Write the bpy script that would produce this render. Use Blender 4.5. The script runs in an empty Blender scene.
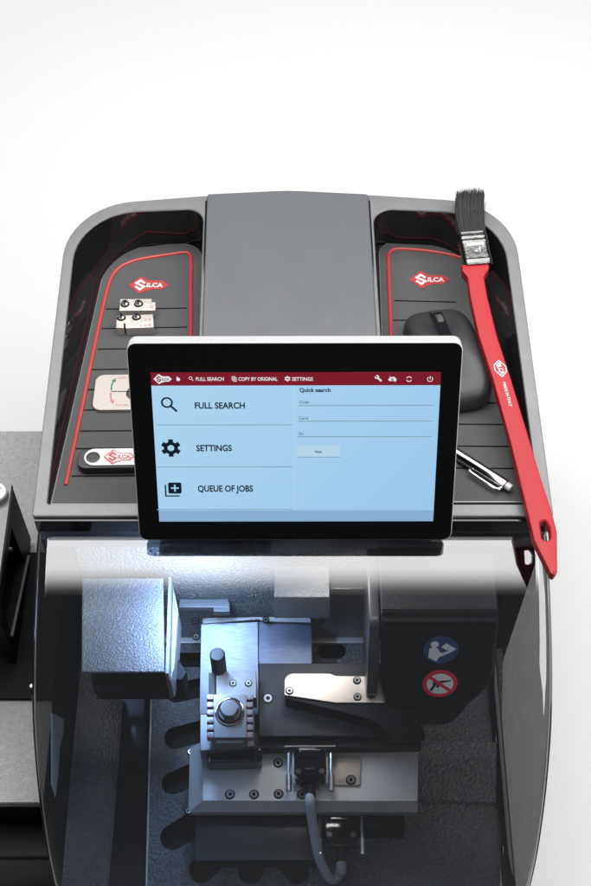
import bpy, bmesh, math, random
from mathutils import Vector as V, Matrix
from mathutils.geometry import tessellate_polygon
random.seed(7)
SC = bpy.context.scene
COL = SC.collection
MM = 0.001
# ---------------------------------------------------------------- camera constants (mm)
F = 1345.0; PIT = math.radians(58)
CAM = V((0, -487, 881))
CD = V((0, math.cos(PIT), -math.sin(PIT))); CU = V((0, math.sin(PIT), math.cos(PIT)))
TABLE = -380.0

def ray(px, py): return CD + V((1, 0, 0))*((px-295.5)/F) + CU*((443-py)/F)
def onp(px, py, q, n):
    v = ray(px, py); return CAM + v*((V(q)-CAM).dot(V(n))/v.dot(V(n)))
def pz(px, py, z): return onp(px, py, (0, 0, z), (0, 0, 1))

def frame(o, x=(1, 0, 0), y=(0, 1, 0)):
    x = V(x).normalized(); y = V(y); y = (y-x*y.dot(x)).normalized(); z = x.cross(y)
    m = Matrix((x, y, z)).transposed().to_4x4(); m.translation = V(o); return m
def loc2(Fm, p):            # world point -> 2D local
    q = Fm.inverted() @ V(p); return (q.x, q.y)
def fpx(Fm, px, py):        # picture point -> 2D local on the frame's plane
    return loc2(Fm, onp(px, py, Fm.translation, Fm.col[2].to_3d()))

# ---------------------------------------------------------------- 2D helpers
def rpoly(pts, rad, seg=6):
    n = len(pts); out = []
    rs = rad if isinstance(rad, (list, tuple)) else [rad]*n
    for i in range(n):
        p = V(pts[i][:2]); a = V(pts[i-1][:2]); b = V(pts[(i+1) % n][:2]); r = rs[i]
        if r <= 0: out.append((p.x, p.y)); continue
        da = (a-p); db = (b-p); la = da.length; lb = db.length; da /= la; db /= lb
        ang = math.acos(max(-1, min(1, da.dot(db))))
        if ang > 3.1: out.append((p.x, p.y)); continue
        t = min(r/math.tan(ang/2), la*.49, lb*.49); rr = t*math.tan(ang/2)
        c = p+(da+db).normalized()*(rr/math.sin(ang/2))
        s = p+da*t-c; e = p+db*t-c
        a0 = math.atan2(s.y, s.x); a1 = math.atan2(e.y, e.x); d = (a1-a0+math.pi) % (2*math.pi)-math.pi
        for k in range(seg+1):
            w = a0+d*k/seg; out.append((c.x+rr*math.cos(w), c.y+rr*math.sin(w)))
    return out
def area2(p): return sum(p[i-1][0]*p[i][1]-p[i][0]*p[i-1][1] for i in range(len(p)))/2
def ccw(p): return list(p) if area2(p) > 0 else list(reversed(p))
def inset(p, d):
    n = len(p); out = []
    for i in range(n):
        a = V(p[i-1]); b = V(p[i]); c = V(p[(i+1) % n])
        e1 = (b-a); e2 = (c-b)
        if e1.length < 1e-6: e1 = e2
        if e2.length < 1e-6: e2 = e1
        e1 = e1.normalized(); e2 = e2.normalized()
        n1 = V((-e1.y, e1.x)); n2 = V((-e2.y, e2.x)); m = n1+n2
        if m.length < 1e-5: m = n1
        m.normalize(); k = d/max(.35, m.dot(n1))
        out.append((b.x+m.x*k, b.y+m.y*k))
    return out
def circ(cx, cy, r, n=24, ry=None): return [(cx+r*math.cos(2*math.pi*k/n), cy+(ry or r)*math.sin(2*math.pi*k/n)) for k in range(n)]
def rect(cx, cy, w, h): return [(cx-w/2, cy-h/2), (cx+w/2, cy-h/2), (cx+w/2, cy+h/2), (cx-w/2, cy+h/2)]
def capsule(a, b, r, n=8):
    a = V(a); b = V(b); d = (b-a).normalized(); w = math.atan2(d.y, d.x); out = []
    for k in range(n+1): t = w-math.pi/2+math.pi*k/n; out.append((b.x+r*math.cos(t), b.y+r*math.sin(t)))
    for k in range(n+1): t = w+math.pi/2+math.pi*k/n; out.append((a.x+r*math.cos(t), a.y+r*math.sin(t)))
    return out
def spline(pts, n=8):
    out = []; P = [V(p) for p in pts]
    for i in range(len(P)-1):
        p0 = P[max(i-1, 0)]; p1 = P[i]; p2 = P[i+1]; p3 = P[min(i+2, len(P)-1)]
        for k in range(n):
            t = k/n
            out.append(.5*((2*p1)+(p2-p0)*t+(2*p0-5*p1+4*p2-p3)*t*t+(3*p1-p0-3*p2+p3)*t**3))
    out.append(P[-1]); return out

# ---------------------------------------------------------------- mesh builder (world mm)
I4 = Matrix.Identity(4)
class MB:
    def __init__(s): s.v = []; s.f = []; s.m = []
    def add(s, vs, fs, Fm=I4, mi=0):
        b = len(s.v); s.v += [Fm @ V(p) for p in vs]
        s.f += [tuple(i+b for i in f) for f in fs]; s.m += [mi]*len(fs); return s
    def loft(s, loops, Fm=I4, cap0=True, cap1=True, mi=0, closed=True, mats=None):
        n = len(loops[0]); vs = [p for l in loops for p in l]
        for j in range(len(loops)-1):
            fs = []
            for i in range(n if closed else n-1):
                k = (i+1) % n; fs.append((j*n+i, j*n+k, (j+1)*n+k, (j+1)*n+i))
            if j == 0: s.add(vs, fs, Fm, mats[0] if mats else mi); base = len(s.v)-len(vs)
            else:
                s.f += [tuple(i+base for i in f) for f in fs]; s.m += [mats[j] if mats else mi]*len(fs)
        if cap0: s.f.append(tuple(base+i for i in reversed(range(n)))); s.m.append(mi)
        if cap1: s.f.append(tuple(base+(len(loops)-1)*n+i for i in range(n))); s.m.append(mi)
        return s
    def prism(s, poly, Fm=I4, z0=0, z1=1, bev=0, mi=0, bev0=0, bm=None):
        p = ccw(poly); L = []
        def lp(q, z): return [(a, b, z) for a, b in q]
        if bev0: L += [lp(inset(p, bev0), z0), lp(inset(p, bev0*.3), z0+bev0*.3), lp(p, z0+bev0)]
        else: L.append(lp(p, z0))
        if bev: L += [lp(p, z1-bev), lp(inset(p, bev*.3), z1-bev*.3), lp(inset(p, bev), z1)]
        else: L.append(lp(p, z1))
        ms = None
        if bm is not None: ms = [mi]*(len(L)-1); ms[-1] = ms[-2] = bm
        return s.loft(L, Fm, mi=mi, mats=ms)
    def flat(s, poly, Fm=I4, z=0, mi=0):
        p = ccw(poly); return s.add([(a, b, z) for a, b in p], [tuple(range(len(p)))], Fm, mi)
    def holed(s, outer, holes, Fm=I4, z=0, mi=0):
        loops = [ccw(outer)]+[ccw(h) for h in holes]
        pts = [V((a, b, 0)) for l in loops for a, b in l]
        tr = tessellate_polygon([[V((a, b, 0)) for a, b in l] for l in loops]); fs = []
        for t in tr:
            a, b, c = (pts[i] for i in t)
            fs.append(tuple(t) if (b-a).cross(c-a).z > 0 else tuple(reversed(t)))
        return s.add([(p.x, p.y, z) for p in pts], fs, Fm, mi)
    def plate(s, outer, holes, Fm=I4, z0=0, z1=1, mi=0, hm=None):
        s.holed(outer, holes, Fm, z1, mi)
        o = ccw(outer); s.loft([[(a, b, z0) for a, b in o], [(a, b, z1) for a, b in o]], Fm, False, False, mi)
        for h in holes:
            h = list(reversed(ccw(h)))
            s.loft([[(a, b, z0) for a, b in h], [(a, b, z1) for a, b in h]], Fm, False, False, mi if hm is None else hm)
        return s
    def box(s, c, sz, bev=0, Fm=I4, mi=0):
        return s.prism(rect(c[0], c[1], sz[0], sz[1]), Fm, c[2]-sz[2]/2, c[2]+sz[2]/2, bev, mi, bev)
    def lathe(s, prof, Fm=I4, n=24, mi=0, c0=True, c1=True):
        return s.loft([[(r*math.cos(2*math.pi*k/n), r*math.sin(2*math.pi*k/n), z) for k in range(n)] for r, z in prof], Fm, c0, c1, mi)
    def tube(s, pts, r, n=14, mi=0):
        P = [V(p) for p in pts]; L = []; up = V((0, 0, 1)); prev = None
        for i, p in enumerate(P):
            t = (P[min(i+1, len(P)-1)]-P[max(i-1, 0)]).normalized()
            if prev is None:
                a = t.cross(up if abs(t.z) < .9 else V((1, 0, 0))).normalized()
            else: a = (prev-t*prev.dot(t)).normalized()
            prev = a; b = t.cross(a); rr = r[i] if isinstance(r, (list, tuple)) else r
            L.append([p+a*rr*math.cos(2*math.pi*k/n)+b*rr*math.sin(2*math.pi*k/n) for k in range(n)])
        return s.loft(L, mi=mi)
    def text(s, st, Fm, x, y, h, w=None, z=0, bold=0.0, mi=0, align='LEFT', thick=0):
        cu = bpy.data.curves.new('t', 'FONT'); cu.body = st; cu.size = 1; cu.offset = bold; cu.resolution_u = 3
        ob = bpy.data.objects.new('t', cu); COL.objects.link(ob)
        dg = bpy.context.evaluated_depsgraph_get(); me = bpy.data.meshes.new_from_object(ob.evaluated_get(dg))
        xs = [v.co.x for v in me.vertices]; x0, x1 = min(xs), max(xs)
        sy = h/.73; sx = (w/(x1-x0)) if w else sy
        ox = x - (x0*sx if align == 'LEFT' else (x0+x1)/2*sx)
        s.add([(ox+v.co.x*sx, y+v.co.y*sy, z) for v in me.vertices], [tuple(p.vertices) for p in me.polygons], Fm, mi)
        bpy.data.objects.remove(ob); bpy.data.curves.remove(cu); bpy.data.meshes.remove(me); return s
    def build(s, name, mats, parent=None, smooth=True, ang=35, sub=0):
        me = bpy.data.meshes.new(name)
        inv = WORLD[parent.name].inverted() if parent else I4
        me.from_pydata([(inv @ (p*MM)) for p in s.v], [], s.f)
        for m in (mats if isinstance(mats, (list, tuple)) else [mats]): me.materials.append(m)
        for p, i in zip(me.polygons, s.m): p.material_index = i
        bm = bmesh.new(); bm.from_mesh(me); bmesh.ops.remove_doubles(bm, verts=bm.verts, dist=2e-6)
        bm.to_mesh(me); bm.free()
        if smooth:
            me.shade_smooth(); me.set_sharp_from_angle(angle=math.radians(ang))
        ob = bpy.data.objects.new(name, me); COL.objects.link(ob)
        if parent: ob.parent = parent; WORLD[ob.name] = WORLD[parent.name]
        else: WORLD[ob.name] = I4
        if smooth and not sub:
            md = ob.modifiers.new('weighted', 'WEIGHTED_NORMAL'); md.keep_sharp = True; md.weight = 80
        if sub:
            md = ob.modifiers.new('smooth', 'SUBSURF'); md.levels = md.render_levels = sub
        return ob
WORLD = {}
def thing(name, label, cat, loc=(0, 0, 0), rz=0, group=None):
    o = bpy.data.objects.new(name, None); COL.objects.link(o); o.empty_display_size = .02
    o.location = V(loc)*MM; o.rotation_euler = (0, 0, rz)
    WORLD[o.name] = Matrix.Translation(V(loc)*MM) @ Matrix.Rotation(rz, 4, 'Z')
    o['label'] = label; o['category'] = cat
    if group: o['group'] = group
    return o

# ---------------------------------------------------------------- materials
def mat(name, col, rough=.5, metal=0, spec=.5, bump=None, var=0, varscale=20, rvar=0, coat=0, emit=None, estr=1, aniso=None):
    m = bpy.data.materials.new(name); m.use_nodes = True; nt = m.node_tree; b = nt.nodes['Principled BSDF']
    b.inputs['Base Color'].default_value = (*col, 1); b.inputs['Roughness'].default_value = rough
    b.inputs['Metallic'].default_value = metal; b.inputs['Specular IOR Level'].default_value = spec
    if coat: b.inputs['Coat Weight'].default_value = coat; b.inputs['Coat Roughness'].default_value = .05
    tc = nt.nodes.new('ShaderNodeTexCoord')
    def noise(scale, detail=4, stretch=None):
        n = nt.nodes.new('ShaderNodeTexNoise'); n.inputs['Scale'].default_value = scale; n.inputs['Detail'].default_value = detail
        if stretch:
            mp = nt.nodes.new('ShaderNodeMapping'); mp.inputs['Scale'].default_value = stretch
            nt.links.new(tc.outputs['Object'], mp.inputs['Vector']); nt.links.new(mp.outputs['Vector'], n.inputs['Vector'])
        else: nt.links.new(tc.outputs['Object'], n.inputs['Vector'])
        return n
    if var:
        n = noise(varscale, 6, aniso); r = nt.nodes.new('ShaderNodeMapRange')
        r.inputs['From Min'].default_value = .3; r.inputs['From Max'].default_value = .7
        r.inputs['To Min'].default_value = 1-var; r.inputs['To Max'].default_value = 1+var
        nt.links.new(n.outputs['Fac'], r.inputs['Value'])
        x = nt.nodes.new('ShaderNodeVectorMath'); x.operation = 'SCALE'; x.inputs[0].default_value = col
        nt.links.new(r.outputs['Result'], x.inputs['Scale']); nt.links.new(x.outputs['Vector'], b.inputs['Base Color'])
    if rvar:
        n = noise(varscale*2.3, 5, aniso); r = nt.nodes.new('ShaderNodeMapRange')
        r.inputs['From Min'].default_value = .3; r.inputs['From Max'].default_value = .7
        r.inputs['To Min'].default_value = max(.02, rough-rvar); r.inputs['To Max'].default_value = rough+rvar
        nt.links.new(n.outputs['Fac'], r.inputs['Value']); nt.links.new(r.outputs['Result'], b.inputs['Roughness'])
    if bump:
        sc, st, dist = bump[:3]; n = noise(sc, bump[3] if len(bump) > 3 else 3, aniso)
        bp = nt.nodes.new('ShaderNodeBump'); bp.inputs['Strength'].default_value = st; bp.inputs['Distance'].default_value = dist
        nt.links.new(n.outputs['Fac'], bp.inputs['Height']); nt.links.new(bp.outputs['Normal'], b.inputs['Normal'])
    if emit:
        b.inputs['Emission Color'].default_value = (*emit, 1); b.inputs['Emission Strength'].default_value = estr
    return m
M = {}
M['table'] = mat('white vinyl', (.46, .457, .451), .6, spec=.25, bump=(700, .5, .0006, 2), var=.012, varscale=500)
M['rim'] = mat('satin grey plastic', (.095, .095, .098), .32, bump=(1800, .04, .0002), var=.05, varscale=60, rvar=.05)
M['gloss'] = mat('gloss black plastic', (.006, .006, .007), .07, spec=.5)
M['black'] = mat('matt black plastic', (.008, .008, .010), .45, spec=.10, bump=(1200, .1, .0002))
M['panel'] = mat('slate plastic', (.049, .052, .058), .42, spec=.42, bump=(1500, .08, .0002), var=.05, varscale=15, rvar=.05)
M['rubber'] = mat('black rubber', (.044, .044, .045), .72, spec=.26, bump=(2600, .25, .0002), var=.10, varscale=900)
M['rubber_edge'] = mat('rubber edge', (.10, .10, .10), .3, spec=.8)
M['groove_shade'] = mat('groove dark', (.004, .004, .004), .8, spec=.1)
M['red'] = mat('red rubber', (.27, .020, .019), .5, bump=(1500, .1, .0002))
M['redp'] = mat('red print', (.24, .010, .012), .5)
M['darkred'] = mat('dark red print', (.33, .012, .02), .5)
M['white'] = mat('white print', (.42, .42, .42), .5)
M['ham'] = mat('hammered dark paint', (.12, .121, .125), .30, spec=.9, bump=(400, 1, .006, 2), var=.22, varscale=420)
M['hamlight'] = mat('hammered silver paint', (.17, .175, .185), .36, spec=.6, bump=(700, .9, .0013, 2), var=.06, varscale=200)
M['innergrey'] = mat('satin grey inner wall', (.032, .033, .036), .36, bump=(900, .1, .0002), var=.08, varscale=40, rvar=.06)
M['lid'] = mat('grained black plastic', (.030, .030, .032), .5, spec=.3, bump=(700, .6, .001, 2))
M['hamgrey'] = mat('hammered grey paint', (.27, .27, .267), .5, spec=.4, bump=(750, 1, .0016, 2), var=.1, varscale=260)
M['steel'] = mat('brushed steel', (.62, .62, .63), .32, 1, bump=(300, .12, .0002, 5), var=.08, varscale=120, rvar=.08, aniso=(1, 14, 1))
M['steelv'] = mat('ground steel', (.15, .165, .19), .42, 1, bump=(260, .25, .0003, 5), var=.16, varscale=90, rvar=.08, aniso=(1, 9, 9))
M['nickelb'] = mat('bright nickel', (.58, .53, .49), .36, .8, var=.05, varscale=80, rvar=.06, bump=(900, .06, .0002))
M['steeld'] = mat('blued steel', (.085, .10, .135), .42, .9, bump=(260, .25, .0003, 5), var=.16, varscale=90, rvar=.08, aniso=(1, 9, 9))
M['nickel'] = mat('satin nickel', (.36, .325, .30), .36, 1, var=.05, varscale=80, rvar=.07, bump=(900, .06, .0002))
M['chrome'] = mat('chrome', (.55, .55, .55), .12, 1)
M['alu'] = mat('anodised grey aluminium', (.40, .395, .39), .42, .3, spec=.5, bump=(1600, .15, .0002), var=.06, varscale=60)
M['aluL'] = mat('light anodised aluminium', (.16, .165, .175), .42, .4, spec=.5, bump=(1600, .15, .0002), var=.06, varscale=60)
M['jawgrey'] = mat('machined grey steel', (.16, .16, .165), .36, .6, bump=(1600, .1, .0002), var=.08, varscale=80)
M['blk_alu'] = mat('black anodised aluminium', (.012, .013, .016), .42, 0, spec=.25, bump=(1600, .12, .0002), var=.08, varscale=60)
M['silver'] = mat('silver plastic frame', (.60, .60, .60), .3, .5)
M['glassblk'] = mat('black bezel glass', (.002, .002, .002), .06, spec=.2)
M['cable'] = mat('grey cable sheath', (.34, .37, .41), .45, var=.06, varscale=200)
M['screw'] = mat('screw steel', (.36, .36, .36), .28, 1)
M['hole'] = mat('socket dark', (.004, .004, .005), .6, spec=.1)
M['mouse'] = mat('charcoal soft plastic', (.020, .020, .022), .42, spec=.35, bump=(2400, .1, .0002))
M['brush_red'] = mat('red plastic handle', (.25, .006, .010), .5, spec=.3, bump=(1900, .35, .0003), var=.05, varscale=900)
M['bristle'] = mat('black bristle', (.030, .030, .032), .4, var=.45, varscale=900)
M['tin'] = mat('tin ferrule', (.12, .118, .115), .24, 1, bump=(220, .25, .001, 3), var=.12, varscale=120, rvar=.06)
M['pale'] = mat('pale coated plate', (.34, .305, .285), .35, .35, var=.03, varscale=300, bump=(1500, .08, .0002))
M['green'] = mat('green print', (.012, .09, .03), .5)
M['pinkprint'] = mat('faded red print', (.26, .09, .085), .5)
M['blue'] = mat('blue sticker print', (.022, .05, .13), .45)
M['stred'] = mat('crimson sticker print', (.52, .012, .045), .45)
M['stwhite'] = mat('pale sticker print', (.55, .57, .60), .45)
M['black_ink'] = mat('black print', (.006, .006, .008), .5)
def emis(n, c, s=1): return mat(n, (.002, .002, .002), .35, spec=.1, emit=c, estr=s)
M['s_ink'] = mat('screen dark pixels', (.001, .003, .008), .4, spec=.1, emit=(.004, .010, .018), estr=1)
M['s_line'] = emis('screen grey line', (.23, .37, .46))
M['s_line2'] = emis('screen pale button', (.46, .66, .83))
M['s_red'] = emis('screen red bar', (.20, .008, .022))
M['s_white'] = emis('screen white pixels', (.78, .80, .82))
def screen_mat():
    m = emis('screen blue', (.37, .61, .86)); nt = m.node_tree; b = nt.nodes['Principled BSDF']
    tc = nt.nodes.new('ShaderNodeTexCoord'); sp = nt.nodes.new('ShaderNodeSeparateXYZ'); nt.links.new(tc.outputs['Object'], sp.inputs[0])
    m1 = nt.nodes.new('ShaderNodeMath'); m1.operation = 'MULTIPLY_ADD'; m1.inputs[1].default_value = 3.2; m1.inputs[2].default_value = .72; nt.links.new(sp.outputs['X'], m1.inputs[0])
    n = nt.nodes.new('ShaderNodeMath'); n.operation = 'MULTIPLY_ADD'; n.inputs[1].default_value = -3.0; nt.links.new(sp.outputs['Z'], n.inputs[0]); nt.links.new(m1.outputs[0], n.inputs[2])
    r = nt.nodes.new('ShaderNodeValToRGB')
    r.color_ramp.elements[0].position = 0; r.color_ramp.elements[0].color = (.42, .665, .875, 1)
    r.color_ramp.elements[1].position = 1; r.color_ramp.elements[1].color = (.325, .565, .82, 1)
    nt.links.new(n.outputs[0], r.inputs['Fac']); nt.links.new(r.outputs['Color'], b.inputs['Emission Color']); return m
M['s_blue'] = screen_mat()
M['s_foot'] = emis('screen footer blue', (.25, .42, .66))
def visor_mat(name, refl, tint):
    m = bpy.data.materials.new(name); m.use_nodes = True; nt = m.node_tree; nt.nodes.clear()
    o = nt.nodes.new('ShaderNodeOutputMaterial'); t = nt.nodes.new('ShaderNodeBsdfTransparent'); t.inputs['Color'].default_value = (*tint, 1)
    if not refl: nt.links.new(t.outputs[0], o.inputs['Surface']); return m
    g = nt.nodes.new('ShaderNodeBsdfGlossy'); g.inputs['Roughness'].default_value = .015; g.inputs['Color'].default_value = (1, 1, 1, 1)
    f = nt.nodes.new('ShaderNodeFresnel'); f.inputs['IOR'].default_value = refl
    x = nt.nodes.new('ShaderNodeMixShader'); nt.links.new(f.outputs[0], x.inputs[0]); nt.links.new(t.outputs[0], x.inputs[1])
    nt.links.new(g.outputs[0], x.inputs[2]); nt.links.new(x.outputs[0], o.inputs['Surface']); return m
M['visor'] = visor_mat('clear smoked acrylic', 1.9, (.95, .96, .97))
M['smoke'] = visor_mat('smoked acrylic', 1.01, (.45, .455, .46))
M['visor_in'] = visor_mat('clear acrylic inner face', 0, (.96, .965, .975))

# ================================================================ setting
t = MB(); t.box((0, 3260, TABLE-20), (7000, 7000, 40), 3); tb = t.build('tabletop', M['table'], None); tb['kind'] = 'structure'

# ================================================================ key cutting machine
XL, XR = -197.0, 192.0
XC = (XL+XR)/2
mach = thing('key_cutting_machine', 'large dark grey key cutting machine with top trays and clear visor over its lit chamber', 'machine', (XC, 100, TABLE))

# mat planes: slope down to the back
MS = math.atan2(37, 290)
MFr = frame((0, 8, -4), (1, 0, 0), (0, math.cos(MS), -math.sin(MS)))
def mp(px, py): return fpx(MFr, px, py)

# --- housing: top rim with two tray pockets
outer = rpoly([(XL, -1), (XR+1, -1), (XR-4, 309), (70, 319), (-6, 322), (-82, 318), (XL, 306)], [3, 3, 62, 150, 300, 150, 62], 12)
pocL = rpoly([(-186.5, 9.5), (-77.2, 9.5), (-79.6, 303), (-188, 297)], [2, 2, 14, 54], 10)
pocR = rpoly([(71.6, 9.5), (183, 9.5), (177.5, 297), (67.0, 303)], [2, 2, 54, 16], 10)
h = MB()
o_in = inset(ccw(outer), 1.4)
h.holed(o_in, [inset(ccw(pocL), -.8), inset(ccw(pocR), -.8)], z=0)
oc = ccw(outer)
h.loft([[(a, b, -50) for a, b in oc], [(a, b, -1.4) for a, b in oc], [(a, b, -.4) for a, b in inset(oc, .4)], [(a, b, 0) for a, b in o_in]], cap0=False, cap1=False)
# mat outlines (on the sloping plane) in local 2D
matL_px = [(50, 505), (104, 272), (128, 248), (160, 245), (200, 242), (204.5, 260), (206, 340), (206, 505)]
matL = rpoly([mp(50, 505.5), mp(102, 276), mp(112, 251), mp(202.6, 241), mp(203.0, 505.5)], [1, 60, 26, 20, 1], 8)
matR = rpoly([mp(386, 503), mp(378, 240.5), mp(472, 243.5), mp(483, 268), mp(545, 503)], [1, 18, 26, 60, 1], 8)
def mz(x, y): return MFr @ V((x, y, 0))
def pocket(pk, mt, dz=-1.0):
    # draft walls: ray-match the pocket loop to the inset tray floor loop
    pk = list(reversed(ccw(pk))); fl = []
    xs = [a for a, b in pk]; sgn = 1 if sum(xs) > 0 else -1
    xi = min(abs(a) for a in xs); xo = max(abs(a) for a in xs)
    for a, b in pk:
        w_ = (abs(a)-xi)/(xo-xi); t_ = max(0, (b-8)/290)
        x = a-sgn*(w_*(2.5+20*t_)-(1-w_)*.8); y = b-4*t_
        fl.append((x, y, -4-(y-8)*math.tan(MS)-1.2))
    top = [(a, b, 0) for a, b in inset(pk, .8)]; t2 = [(a, b, -.8) for a, b in pk]
    h.loft([fl, t2], cap0=False, cap1=False, mi=1)
    h.loft([t2, top], cap0=False, cap1=False, mi=0)
    h.add(fl, [tuple(reversed(range(len(fl))))] if False else [tuple(range(len(fl)))[::-1]], mi=1)
pocket(pocL, matL); pocket(pocR, matR)
# front black strip under the rim
h.build('housing', [M['rim'], M['gloss']], mach, ang=30)

# --- centre panel
c = MB()
pa = [(-75.5, 1), (67.5, 1), (63.5, 316), (62, 325.5), (-6, 329), (-75, 325.5), (-77.5, 316)]
c.prism([(-75.6, 0.8), (70.2, 0.8), (64.9, 312), (-78.4, 312)], z0=-24, z1=.25, mi=1)
c.prism(rpoly([(-74.2, 0.5), (68.8, 0.5), (63.5, 317.5), (-6, 322), (-77.0, 317.5)], [2, 2, 3, 200, 3], 6), z0=-24, z1=3.2, bev=1.6)
c.build('centre_panel', [M['panel'], M['gloss']], mach)

# --- rear body and base
b = MB()
b.box((XC, 160, -214), (372, 300, 332), 4)
b.box((XC, -70, -362), (372, 330, 32), 4)
b.build('body', M['black'], mach)
f = MB()
f.box((XC, -2.4, -11.5), (386, 2.4, 17), .5)
f.build('front_strip', M['gloss'], mach)

# --- visor
VP = [(3, -24.5), (-16, -27.6), (-34, -32.4), (-52, -38.6), (-72, -46.6), (-92, -55.8), (-114, -68.8), (-140, -91), (-168, -128), (-190, -168), (-208, -212), (-221, -262), (-230, -315), (-233, -345)]
prof = spline([(y, z, 0) for y, z in VP], 5)
HW = 194.5
def sect():
    out = []
    for k in range(9):
        a = math.pi/2*k/8; out.append((-(HW-11)-11*math.cos(a), -9*(1-math.sin(a))))
    return out+[(-x, d) for x, d in reversed(out)]
sec = sect()
def vnorm(i):
    a = prof[max(i-1, 0)]; b_ = prof[min(i+1, len(prof)-1)]; t_ = (b_-a).normalized()
    n = V((t_.y, -t_.x)); return n if n.y > 0 or n.x < 0 else -n
def vgrid(off):
    G = []
    for i, p in enumerate(prof):
        n = vnorm(i); n = V((n[0], n[1])); 
        if n.y < 0: n = -n
        row = []
        for x, d in sec:
            row.append((XC+x*(1-off/HW), p.x+n.x*(d-off), p.y+n.y*(d-off)))
        G.append(row)
    return G
v = MB()
Go, Gi = vgrid(0), vgrid(2.5)
v.loft(list(reversed(Go)), cap0=False, cap1=False, closed=False)
v.loft(Gi, cap0=False, cap1=False, closed=False, mi=1)
# rim of the sheet
for A, B in ((Go[0], Gi[0]), (Go[-1], Gi[-1]), ([r[0] for r in Go], [r[0] for r in Gi]), ([r[-1] for r in Go], [r[-1] for r in Gi])):
    v.loft([A, B], cap0=False, cap1=False, closed=False, mi=1)
v.build('visor', [M['visor'], M['visor_in']], mach, ang=60)
# dark seal along both side edges and the back edge of the visor
for sgn in (0, -1):
    e = [V(r[sgn]) for r in Go]
    s_ = MB(); s_.tube([p+V((0, 0, -1.2)) for p in e], 1.5, 8); s_.build('visor_seal', M['gloss'], mach)

# --- side cheeks under the visor edges
def cheek(x0, x1, drop):
    pl_ = []
    for i, p in enumerate(prof):
        n = vnorm(i); n = V((n[0], n[1])); n = -n if n.y < 0 else n
        pl_.append((p.x-n.x*drop, p.y-n.y*drop))
    pl_ = [(y, z) for y, z in pl_ if z > -372]+[(pl_[-1][0], -376), (8, -376), (8, pl_[0][1])]
    Fm = frame((x0, 0, 0), (0, 1, 0), (0, 0, 1))
    return pl_, Fm
for x0, x1 in ((XC-HW+.8, XC-HW+4.5), (XC+HW-4.5, XC+HW-.8)):
    pl_, Fm = cheek(x0, x1, 11.5); s_ = MB(); s_.prism(pl_, Fm, 0, x1-x0, .8); s_.build('visor_side', M['smoke'], mach, ang=30)

# --- chamber: back wall, floor with slots, sloping left wall, right wall
FZ = -245.0
def P2(px, py, z): q = pz(px, py, z); return (q.x, q.y)
w = MB(); w.box((XC, 9.5, -160), (344, 5, 190), 1); w.build('back_wall', M['ham'], mach)
# floor: raised textured deck with vent slots
deck = [P2(153.5, 640, FZ), P2(503, 640, FZ), P2(500, 900, FZ), P2(146, 900, FZ)]
slots = []
for a, b_, r in (((176, 693), (212, 685), 10.5), ((175.5, 738), (214, 728), 11.5), ((173, 783), (212, 766), 11.5), ((173, 837), (206, 817), 12.5),
                 ((202, 870), (232, 838), 12.5), ((251, 871), (251, 838), 12.5), ((297, 871), (272, 838), 12.5), ((325, 651), (338, 651), 8.5), ((176, 660), (200, 660), 8)):
    pa_, pb_ = P2(*a, FZ), P2(*b_, FZ); slots.append(capsule(pa_, pb_, r*.86))
fl = MB()
dk = [(deck[0][0], 7), (deck[1][0], 7), deck[2], deck[3]]
fl.plate(dk, slots, z0=FZ-16, z1=FZ, hm=1)  # slot walls painted near-black for the shade inside them
fl.build('chamber_floor', [M['ham'], M['hole']], mach, ang=30)
u = MB(); u.box((XC, -105, FZ-24), (340, 215, 8)); u.build('drip_pan', M['hole'], mach)  # pan also coloured black, for the shade seen down the slots
sw = MB()
xa, xb = deck[0][0], deck[3][0]
# edge lip of the deck (left)
sw.loft([[(-190, 6, -232), (-190, -150, -232), (-190, -213, -236)], [(-172, 6, -236), (-172, -150, -236), (-172, -213, -239)], [(-160, 6, -242), (-160, -150, -242), (-160, -213, -244)], [(-153, 6, -252), (-153, -150, -252), (-154, -213, -252)]], cap0=False, cap1=False, closed=False)
sw.build('left_ledge', M['ham'], mach, ang=80)
q = MB(); q.loft([[(-153, 6, -252), (-153, -100, -256), (-153, -158, -258), (-153.5, -212, -247)], [(-126, 6, -262), (-128, -100, -262), (-129, -150, -262), (-132, -212, -247)]], cap0=False, cap1=False, closed=False, mats=[0])
q.build('gutter', M['gloss'], mach, ang=80)
lp = MB(); lp.tube([(xa-.6, 4, FZ-.6), (xb-.4, -212, FZ-.6)], .9, 8); lp.build('deck_edge', M['alu'], mach)
for px_ in (XC-HW+10, XC+HW-10):
    q = MB(); q.box((px_, 3, -214), (17, 10, 330), 1); q.build('side_post', M['black'], mach)
rw = MB(); rw.box((175.5, -110, -249), (9, 213, 20), 2); rw.build('right_wall', M['gloss'], mach)
# right floor step
rs = MB()
rs.prism([P2(414, 740, FZ+6), P2(497, 742, FZ+6), P2(496, 803, FZ+6), P2(414, 800, FZ+6)], z0=FZ+.4, z1=FZ+7, bev=2)
rs.build('floor_step', M['ham'], mach)

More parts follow.
